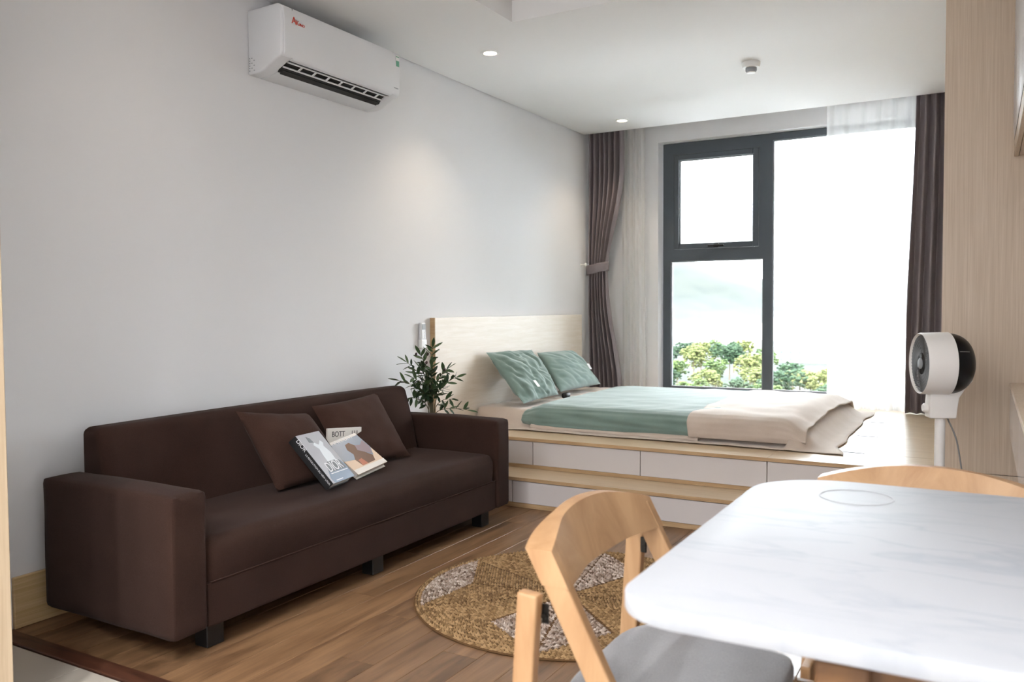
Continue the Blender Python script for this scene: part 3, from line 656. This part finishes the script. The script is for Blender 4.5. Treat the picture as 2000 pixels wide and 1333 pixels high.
for i in range(6):
    s0 = seams[i]; s1 = seams[(i+1) % 6]; s1 += 2*PI if s1 < s0 else 0; mid = (s0+s1)/2
    for sa in (s0, s1):
        A, B, O2 = pol(RS, sa), pol(RT, mid), Vector((0, 0)); e = (B-A).normalized(); n = Vector((-e.y, e.x)); D = A.dot(n); n = n if D > 0 else -n; D = abs(D); kk = 0
        while kk*pitch < D:
            d = D-(kk+.5)*pitch; kk += 1; f = d/D; p, q = A*f, B*f; L = (q-p).length; m_ = max(1, int(L/step))
            for j in range(m_):
                mg = .006/max(L, .02); c = p.lerp(q, mg+(1-2*mg)*(j+.5)/m_); stitch(gw if kitew[i] else gb, c.x, c.y, math.atan2(e.y, e.x)+(.38 if kk % 2 else -.38)+rr_.uniform(-.15, .15))
    # rim triangle around seam s0
    pm = seams[i-1]; pm = (pm-2*PI if pm > s0 else pm); m0 = (pm+s0)/2; m1 = mid; kk = 0
    A = pol(RS, s0); B0, B1 = pol(RT, m0), pol(RT, m1)
    while RR-.006-kk*pitch > RS:
        r = RR-.006-(kk+.5)*pitch; kk += 1; m_ = int(r*(m1-m0)/step)
        for j in range(m_):
            a = m0+(m1-m0)*(j+.5)/m_; c = pol(r, a)
            if inside(c, Vector((0, 0)), A, B0) or inside(c, Vector((0, 0)), A, B1): continue
            stitch(gw if (triw[i] and r < RR-.03) else gb, c.x, c.y, a+PI/2+(.38 if kk % 2 else -.38)+rr_.uniform(-.15, .15))
part('brown_braid', gb, 'jute', rg, kind='stuff', label='brown jute braid rows')
part('pale_braid', gw, 'jutew', rg, kind='stuff', label='pale flecked braid rows')

# ------------------------------------------------------------------ table
TZ = .742
tb = thing('dining_table', 'white marble-top dining table with rounded corners on wooden legs', 'table', (2.9, 1.37, 0))
cx, cy = 2.905, 1.368; a_, b_ = .400, .436
def outline(grow=0, n=18):
    pts = []
    A, B = a_+grow, b_+grow
    for (sx, sy, rx, ry, t0) in ((1, 1, .17, .15, 0), (-1, 1, .17, .15, 90), (-1, -1, .085, .075, 180), (1, -1, .085, .075, 270)):
        for i in range(n+1):
            t = math.radians(t0+90*i/n); pts.append((cx+sx*(A-rx)+rx*math.cos(t), cy+sy*(B-ry)+ry*math.sin(t)))
    return pts
part('marble_top', G().prism(outline(), 'z', TZ-.026, TZ, .004, 2), 'marble', tb, 35, label='white marble top with faint grey veins')
part('under_board', G().prism(outline(-.026), 'z', TZ-.0345, TZ-.0265), 'dtable', tb)
g = G(); rc_ = (2.70, 1.66)
vs = [];
for i in range(48):
    t = 2*PI*i/48
    for r, z in ((.062, 0), (.062, .0006), (.0655, .0006), (.0655, 0)): vs.append((rc_[0]+r*math.cos(t), rc_[1]+r*math.sin(t), TZ+.0001+z))
part('ring_mark', G().add(vs, [(i*4+k, ((i+1) % 48)*4+k, ((i+1) % 48)*4+(k+1) % 4, i*4+(k+1) % 4) for i in range(48) for k in range(4)]), 'ringm', tb, label='faint white ring mark')
part('apron', G().box(2.748, 3.07, .985, 1.010, TZ-.090, TZ-.035, .002), 'dtable', tb)
part('apron', G().box(2.748, 3.07, 1.594, 1.619, TZ-.090, TZ-.035, .002), 'dtable', tb)
part('apron', G().box(2.748, 2.77, 1.011, 1.593, TZ-.090, TZ-.035, .002), 'dtable', tb)
part('apron', G().box(3.048, 3.07, 1.011, 1.593, TZ-.090, TZ-.035, .002), 'dtable', tb)
for x in (2.745, 3.02):
    for y in (.960, 1.62): part('leg', G().box(x, x+.056, y, y+.024, .001, TZ-.035, .003), 'dtable', tb)
for y in (.960, 1.62): part('stretcher', G().box(2.802, 3.019, y+.004, y+.020, .12, .17, .003), 'dtable', tb)

# ------------------------------------------------------------------ folding chairs
def make_chair(label, mat):
    t = thing('folding_chair', label, 'chair', mat=mat); ORG[t.name] = Vector()
    hw = .228
    for s in (-1, 1):
        part('front_leg', G().beam((.014, s*(hw-.012), .687), (.372, s*(hw-.012), .002), .024, .042), 'chair', t, local=True)
        y = s*(hw+.013)
        p = part('rear_leg', G().beam((-.002, y, .632), (-.045, y, .002), .024, .038), 'chair', t, local=True)
        part('pivot_bracket', G().box(.012, .026, y-s*.0135-.002, y-s*.0135+.002, .578, .612, .002).lathe([(.005, -.005), (.005, .005)], (.019, y-s*.012, .592), (0, 1, 0), 12), 'metal', p, local=True)
    n = 40; top = []; bot = []
    for i in range(n+1):
        u = -1+2*i/n; top.append((u*(hw+.001), .7005+.038*(1-u*u))); bot.append((u*(hw+.001), .642+.004*(1-u*u)))
    g = G(); vs = []
    for i in range(n+1):
        u = -1+2*i/n; bow = -.012*(1-u*u)
        for (yy, zz) in (bot[i], top[i]):
            lean = (.69-zz)*.53
            e_ = sst(.35, .92, abs(u)); x_c = .0125
            for d in (-.012-.0125*e_, .011+.0135*e_): vs.append((x_c+bow+lean+d, yy, zz))
    fs = []
    for i in range(n):
        q = i*4; fs += [(q, q+4, q+6, q+2), (q+1, q+3, q+7, q+5), (q+2, q+6, q+7, q+3), (q, q+1, q+5, q+4)]
    fs += [(0, 2, 3, 1), (n*4, n*4+1, n*4+3, n*4+2)]; g.add(vs, fs)
    br = part('backrest', g, 'chair', t, 50, local=True, label='arched wooden backrest')
    for s in (-1, 1): part('seat_rail', G().beam((.0, s*(hw-.036), .372), (.375, s*(hw-.036), .372), .020, .036, (0, 1, 0)), 'chair', t, local=True)
    part('seat_rail', G().box(.0, .022, -hw+.047, hw-.047, .352, .389, .003), 'chair', t, local=True)
    k = 0; y = -.200
    while y < .199:
        xe = .388-.10*abs(y/.21)**2.6; part('seat_slat', G().box(.004, xe, y, y+.0235, .3905, .402, .002), 'chair', t, local=True); y += .0252
    part('crossbar', G().beam((.30, -hw+.024, .14), (.30, hw-.024, .14), .020, .030, (1, 0, 0)), 'chair', t, local=True)
    part('crossbar', G().beam((-.034, -hw, .16), (-.034, hw, .16), .020, .030, (1, 0, 0)), 'chair', t, local=True)
    def cf(p, n_):
        p = Vector(p); d = max(0, (p.x-.17)/.17); p.y *= 1-.10*abs(d)**3
        if n_.z > .3: p.z += .010*max(0, 1-(p.y/.2)**2)*max(0, 1-((p.x-.17)/.18)**2)
        p += n_*.002*nz(p.x*12, p.y*12, p.z*12); return p
    def plan(p, n_):
        p = cf(p, n_); X, Y = (p.x-.180)/.170, p.y/.205
        r = (abs(X)**5+abs(Y)**5)**.2; m_ = max(abs(X), abs(Y))
        if r > 1e-6: k_ = m_/r; k_ = 1-(1-k_)*min(1, m_); p.x = .180+.170*X*k_; p.y = .205*Y*k_
        return p
    part('seat_cushion', G().soft(.010, .350, -.205, .205, .4025, .448, .020, .03, plan), 'cushion', t, 60, local=True, label='grey linen seat cushion')
    return t
ch = make_chair('honey wood folding chair with grey cushion, back towards the sofa', Matrix.Translation((2.262, 1.430, 0)))
dup(ch, None, Matrix.Translation((2.80, 2.055, 0)) @ Matrix.Rotation(-PI/2, 4, 'Z'), label='honey wood folding chair behind the table, back towards the bed platform')

# ------------------------------------------------------------------ pedestal fan
FX, FY = 2.752, 3.775
fn_ = thing('pedestal_fan', 'white pedestal fan with black rear dome beside the oak panel', 'fan', (FX, FY, 0))
part('base', G().lathe([(.14, .001), (.14, .012), (.13, .020), (.04, .028), (.026, .05)], (FX, FY, 0), n=40), 'fanw', fn_, 40)
part('pole', G().lathe([(.0195, .028), (.0195, .65)], (FX, FY, 0), n=24), 'fanw', fn_, 40)
ax = Vector((-.93, -.367, 0)).normalized(); HC = Vector((FX+.016, FY, .866))
sx = Vector((ax.y, -ax.x, 0))
nk = [(-.050, .645), (.052, .645), (.056, .69), (.062, .73), (.088, .77), (.115, .80), (.02, .82), (-.045, .775), (-.050, .70)]
g = G(); pr_ = [(-ax*a+Vector((0, 0, b_))) for a, b_ in nk]; b = bmesh.new()
A = [b.verts.new(Vector((FX, FY, 0))+p-sx*.032) for p in pr_]; B = [b.verts.new(Vector((FX, FY, 0))+p+sx*.032) for p in pr_]
for i in range(len(A)): b.faces.new((A[i], A[(i+1) % len(A)], B[(i+1) % len(A)], B[i]))
b.faces.new(A[::-1]); b.faces.new(B); bmesh.ops.recalc_face_normals(b, faces=b.faces[:]); bmesh.ops.bevel(b, geom=b.edges[:], offset=.006, segments=3, profile=.5, affect='EDGES', clamp_overlap=True)
nko = part('neck', G().bm(b), 'fanw', fn_, 50)
kp = Vector((FX, FY, .685))+ax*.052
part('adjust_knob', G().lathe([(.017, -.012), (.019, -.006), (.019, .010), (.014, .016)], kp, (ax.x, ax.y, 0), 24), 'fanw', nko, 40)
hd = part('head_ring', G().lathe([(.115, .085), (.118, .097), (.1215, .101), (.1245, .095), (.1265, -.006), (.122, -.008), (.117, -.006), (.115, .085)], HC, ax, 56, False), 'fanw', fn_, 40)
dome = [(.1225, -.008)]+[(.1225*math.cos(t)**.72, -.009-.090*math.sin(t)) for t in [i*PI/2/10 for i in range(1, 10)]]+[(.004, -.0995)]
dm = part('motor_dome', G().lathe(dome, HC, ax, 48), 'blackgloss', fn_, 50, label='black rear dome')
part('groove', G().tube([HC+ax*(-.014-.009*i)+(sx*-1*math.cos(.45)+Vector((0, 0, 1))*math.sin(.45))*(.1232*math.cos(min(1.5, .005+.05*i))**.72) for i in range(5)], .0012, 6), 'cord', dm)
g = G(); u_ = sx; w_ = Vector((0, 0, 1))
for k in range(54):
    path = []
    for i in range(9):
        t = i/8; r = .020+.097*t; a = 2*PI*k/54+1.15*t*t; path.append(HC+ax*(.080+.010*t+.012*(1-t)**2)+(u_*math.cos(a)+w_*math.sin(a))*r)
    g.tube(path, .0019, 5, False)
gr = part('grille', g, 'black', fn_, 60, label='black spiral grille')
g = G()
for k in range(54):
    path = []
    for i in range(7):
        t = .25+.75*i/6; r = .020+.097*t; a = 2*PI*k/54+1.15*t*t; path.append(HC+ax*(.0817+.010*t+.012*(1-t)**2)+(u_*math.cos(a)+w_*math.sin(a))*r)
    g.tube(path, .0010, 4, False)
part('rib_edges', g, 'gasket', gr)
part('grille_hub', G().lathe([(.022, .082), (.022, .097), (.016, .101)], HC, ax, 24), 'gasket', gr, 40)
part('shroud', G().lathe([(.113, .0), (.113, .004)], HC, ax, 40), 'black', fn_)
for k in range(5):
    a0 = 2*PI*k/5; vs = []
    for i in range(4):
        r = .018+.085*i/3
        for j in range(4):
            a = a0+.85*j/3+.15*i/3; vs.append(HC+ax*(.045+.03*(j/3-.5))+(u_*math.cos(a)+w_*math.sin(a))*r)
    part('blade', G().add(vs, [(i*4+j, i*4+j+1, i*4+j+5, i*4+j+4) for i in range(3) for j in range(3)]), 'blackgloss', fn_, 60)
cp = [Vector((2.778, 3.80, .64)), Vector((2.81, 3.84, .55)), Vector((2.83, 3.88, .42)), Vector((2.85, 3.93, .30)), Vector((2.885, 3.99, .16)), Vector((2.92, 4.02, .05)), Vector((2.96, 4.03, .007)), Vector((3.06, 4.05, .005)), Vector((3.2, 4.1, .005))]
pth = []
for i in range(len(cp)-1):
    for k in range(5):
        t = k/5; p0, p1, p2, p3 = cp[max(0, i-1)], cp[i], cp[i+1], cp[min(len(cp)-1, i+2)]
        pth.append(.5*((2*p1)+(p2-p0)*t+(2*p0-5*p1+4*p2-p3)*t*t+(3*p1-p0-3*p2+p3)*t**3))
part('power_cord', G().tube(pth, .0032, 8), 'cord', fn_, 60, label='grey power cord')

# ------------------------------------------------------------------ built-in furniture on the right
wd = thing('wardrobe', 'floor-to-ceiling wardrobe with vertical oak grain side panel', 'wardrobe', (3.05, 5.2, 0))
part('upper_side_panel', G().box(2.735, 3.355, 4.2, 4.222, .3565, H-.002, .0005), 'panel', wd)
part('lower_side_panel', G().box(2.735, 3.355, 4.2, 4.222, .001, .3535, .0005), 'panel', wd)
part('carcass', G().box(2.757, 3.355, 4.223, 6.22, .001, H-.003), 'panel', wd)
for i in range(3):
    d = part('door', G().box(2.735, 2.755, 4.226+i*.665, 4.226+i*.665+.661, .36, H-.004, .001), 'panel', wd)
    part('handle', G().box(2.715, 2.734, 4.80+i*.665, 4.815+i*.665, 1.0, 1.25, .004, 2), 'metal', d)
uc = thing('wall_cabinet', 'white wave-textured wall cabinet against the oak wardrobe panel', 'wall cabinet', (3.18, 3.4, 1.735))
part('carcass', G().box(3.022, 3.355, 2.55, 4.198, 1.742, H-.002), 'panel', uc)
part('light_rail', G().box(3.0025, 3.020, 2.55, 4.198, 1.738, 1.806, .002), 'panel', uc)
for i in range(3):
    y0 = 2.552+i*.549
    def wv(u, v):
        y = y0+u*.546; z = 1.809+v*(H-.006-1.809); e = min(1, min(u, 1-u)*14)*min(1, min(v, 1-v)*14)
        return (3.0015-.0055*e*(.5+.5*math.sin(2*PI*(z*16+y*9)+2.2*math.sin(y*14))), y, z)
    d = part('door', G().box(3.003, 3.020, y0, y0+.546, 1.809, H-.006, .001), 'gloss', uc)
    part('wave_face', G().grid(wv, 30, 90), 'white', d, 80)
cs = thing('floating_console', 'wall-hung console with white gloss front and oak top against the wardrobe panel', 'console', (3.18, 3.4, .545))
part('carcass', G().box(3.022, 3.355, 2.45, 4.198, .552, .742), 'panel', cs)
part('top_board', G().box(3.002, 3.355, 2.45, 4.198, .7425, .763, .001), 'panel', cs)
for i in range(3): part('drawer_front', G().box(3.003, 3.020, 2.452+i*.5823, 2.452+i*.5823+.579, .548, .7395, .001), 'gloss', cs)

# ================================================================== outside the window
ORGZ = -26.0
def terrain(u, v):
    x = -1300+u*1900; y = 60+v**1.6*2400
    z = ORGZ
    z += 118*math.exp(-((x+.37*1500)/230)**2-((y-1500)/330)**2)+86*math.exp(-((x+.10*1900)/330)**2-((y-1950)/330)**2)+60*math.exp(-((x+1100)/320)**2-((y-1500)/420)**2)
    z += 70*math.exp(-((x-320)/300)**2-((y-1900)/400)**2)
    z += 5*nz(x*.006, y*.006, 1)*sst(400, 1000, y)+1.5*nz(x*.02, y*.02, 2)
    return (x, y, z)
m, nt, b = mk('hillside'); tc = N(nt, 'ShaderNodeTexCoord'); n1 = N(nt, 'ShaderNodeTexNoise'); n1.inputs['Scale'].default_value = .03; n1.inputs['Detail'].default_value = 8
rp = N(nt, 'ShaderNodeValToRGB'); rp.color_ramp.elements[0].position = .38; rp.color_ramp.elements[1].position = .62; rp.color_ramp.elements[0].color = lin(22, 30, 25); rp.color_ramp.elements[1].color = lin(33, 38, 32)
nt.links.new(tc.outputs['Object'], n1.inputs['Vector']); nt.links.new(n1.outputs[0], rp.inputs[0]); nt.links.new(rp.outputs[0], b.inputs['Base Color']); b.inputs['Roughness'].default_value = 1; M['hill'] = m
part('ground', G().grid(terrain, 120, 90), 'hill', smooth=80, kind='structure')
M['fol1'] = island('yellow_green_foliage', [(56, 62, 34), (84, 90, 50), (98, 102, 62), (70, 76, 42)]); M['fol2'] = island('mid_green_foliage', [(38, 54, 28), (64, 80, 44), (76, 88, 48), (50, 68, 36)]); M['fol3'] = island('dark_green_foliage', [(26, 42, 30), (46, 64, 44), (54, 70, 50), (36, 54, 38)])
M['trunk'] = plain('tree_trunk', (96, 84, 70), .9); M['bwall'] = plain('white_render_wall', (228, 224, 218), .8); M['broof'] = plain('clay_roof', (178, 140, 120), .8); M['bwin'] = plain('far_window', (92, 104, 116), .2)
M['haze'] = bpy.data.materials.new('thin_haze'); M['haze'].use_nodes = True; nt = M['haze'].node_tree; nt.nodes.clear()
o_ = N(nt, 'ShaderNodeOutputMaterial'); vsn = N(nt, 'ShaderNodeVolumeScatter'); vsn.inputs['Density'].default_value = 2.5e-6; vsn.inputs['Anisotropy'].default_value = .3; nt.links.new(vsn.outputs[0], o_.inputs['Volume'])
tag(part('haze', G().box(-2600, 2200, 60, 2900, ORGZ-8, 420), 'haze'), 'thin pale haze over the hills outside the window', 'haze', kind='stuff')
def crown(seed):      # a crown of many small leaf clumps around a lobed volume
    r_ = random.Random(seed); g = G(); lobes = [(Vector((r_.uniform(-.5, .5), r_.uniform(-.5, .5), r_.uniform(-.3, .5))), r_.uniform(.32, .5)) for _ in range(9)]
    for c, s in lobes:
        for k in range(42):
            n = Vector((r_.gauss(0, 1), r_.gauss(0, 1), r_.gauss(.25, 1))).normalized(); p = c+n*s*r_.uniform(.8, 1.1); q = r_.uniform(.05, .105)
            b = bmesh.new(); bmesh.ops.create_icosphere(b, subdivisions=1, radius=1)
            for v in b.verts:
                w = v.co*q*r_.uniform(.7, 1.3); v.co = Vector((p.x+w.x, p.y+w.y, (p.z+w.z*.8)*.85))
            g.bm(b)
    return g
protos = []
for i in range(6): protos.append((mesh('crown', crown(i*5+2), ['fol1', 'fol2', 'fol3'][i % 3]), i % 3))
trk = mesh('trunk', G().tube([(0, 0, 0), (.02, .01, .5), (0, 0, 1)], [.06, .045, .03], 8), 'trunk')
lab = ['bushy yellow-green tree on the slope outside the window', 'mid-green tree on the slope outside the window', 'dark green tree on the slope outside the window']
tr = random.Random(21); spots = []
for row, y in enumerate((118, 134, 150, 168, 188, 210, 236, 266, 300, 340, 385)):
    r0 = 4.2+.006*y; x = -.40*y+(row % 2)*r0
    while x < -.02*y:
        lim = (1, 1, 1, 1, -.03, -.06, -.11, -.15, -.19, -.22, -.25)[row]
        if x/y < lim: spots.append((2.9+x+tr.uniform(-.4, .4), y+tr.uniform(-1.5, 1.5), r0*tr.uniform(.8, 1.12)))
        x += r0*tr.choice((2.04, 2.08, 2.12, 2.3))
for i, (x, y, r) in enumerate(spots):
    pm, kind = protos[tr.randrange(6)]
    t = thing('tree', lab[kind], 'tree', (x, y, ORGZ), 'trees on the slope: '+['yellow-green', 'mid-green', 'dark green'][kind])
    t.rotation_euler.z = tr.uniform(0, 6.28); hgt = r*tr.uniform(.6, 1.1)
    c = bpy.data.objects.new('crown', pm); COL.objects.link(c); c.parent = t; c.location = (0, 0, hgt+r*.35); c.scale = (r, r, r)
    c = bpy.data.objects.new('trunk', trk); COL.objects.link(c); c.parent = t; c.scale = (r*.9, r*.9, hgt+.3*r)
bl_ = ['long low white building beyond the trees', 'white house with a clay roof below the hill', 'tall pale block near the foot of the hill', 'wide white hall standing right behind the trees', 'small white house beside the tall pale block', 'pale terrace of houses under the far hill']
for i, (fx_, y, w, d, h, roof) in enumerate(((-.30, 620, 46, 18, 11, 0), (-.255, 560, 20, 14, 9, 1), (-.20, 660, 24, 16, 17, 0), (-.155, 420, 44, 20, 13, 0), (-.225, 700, 18, 14, 9, 1), (-.12, 760, 70, 16, 10, 1))):
    x = 2.9+fx_*y; t = thing('building', bl_[i], 'building', (x, y, ORGZ))
    part('walls', G().box(-w/2, w/2, -d/2, d/2, -3, h), 'bwall', t, local=True)
    if roof: part('roof', G().prism([(-d/2-.6, h), (d/2+.6, h), (0, h+d*.28)], 'x', -w/2-.6, w/2+.6), 'broof', t, local=True)
    else: part('roof', G().box(-w/2-.4, w/2+.4, -d/2-.4, d/2+.4, h, h+.6), 'bwall', t, local=True)
    wm = mesh('window', G().box(-.7, .7, -.05, .05, -.8, .8), 'bwin')
    for a in range(int(w/4.2)):
        for s in range(int(h/3.4)):
            c = bpy.data.objects.new('window', wm); COL.objects.link(c); c.parent = t; c.location = (-w/2+2.4+a*4.2, -d/2-.03, 1.8+s*3.3)
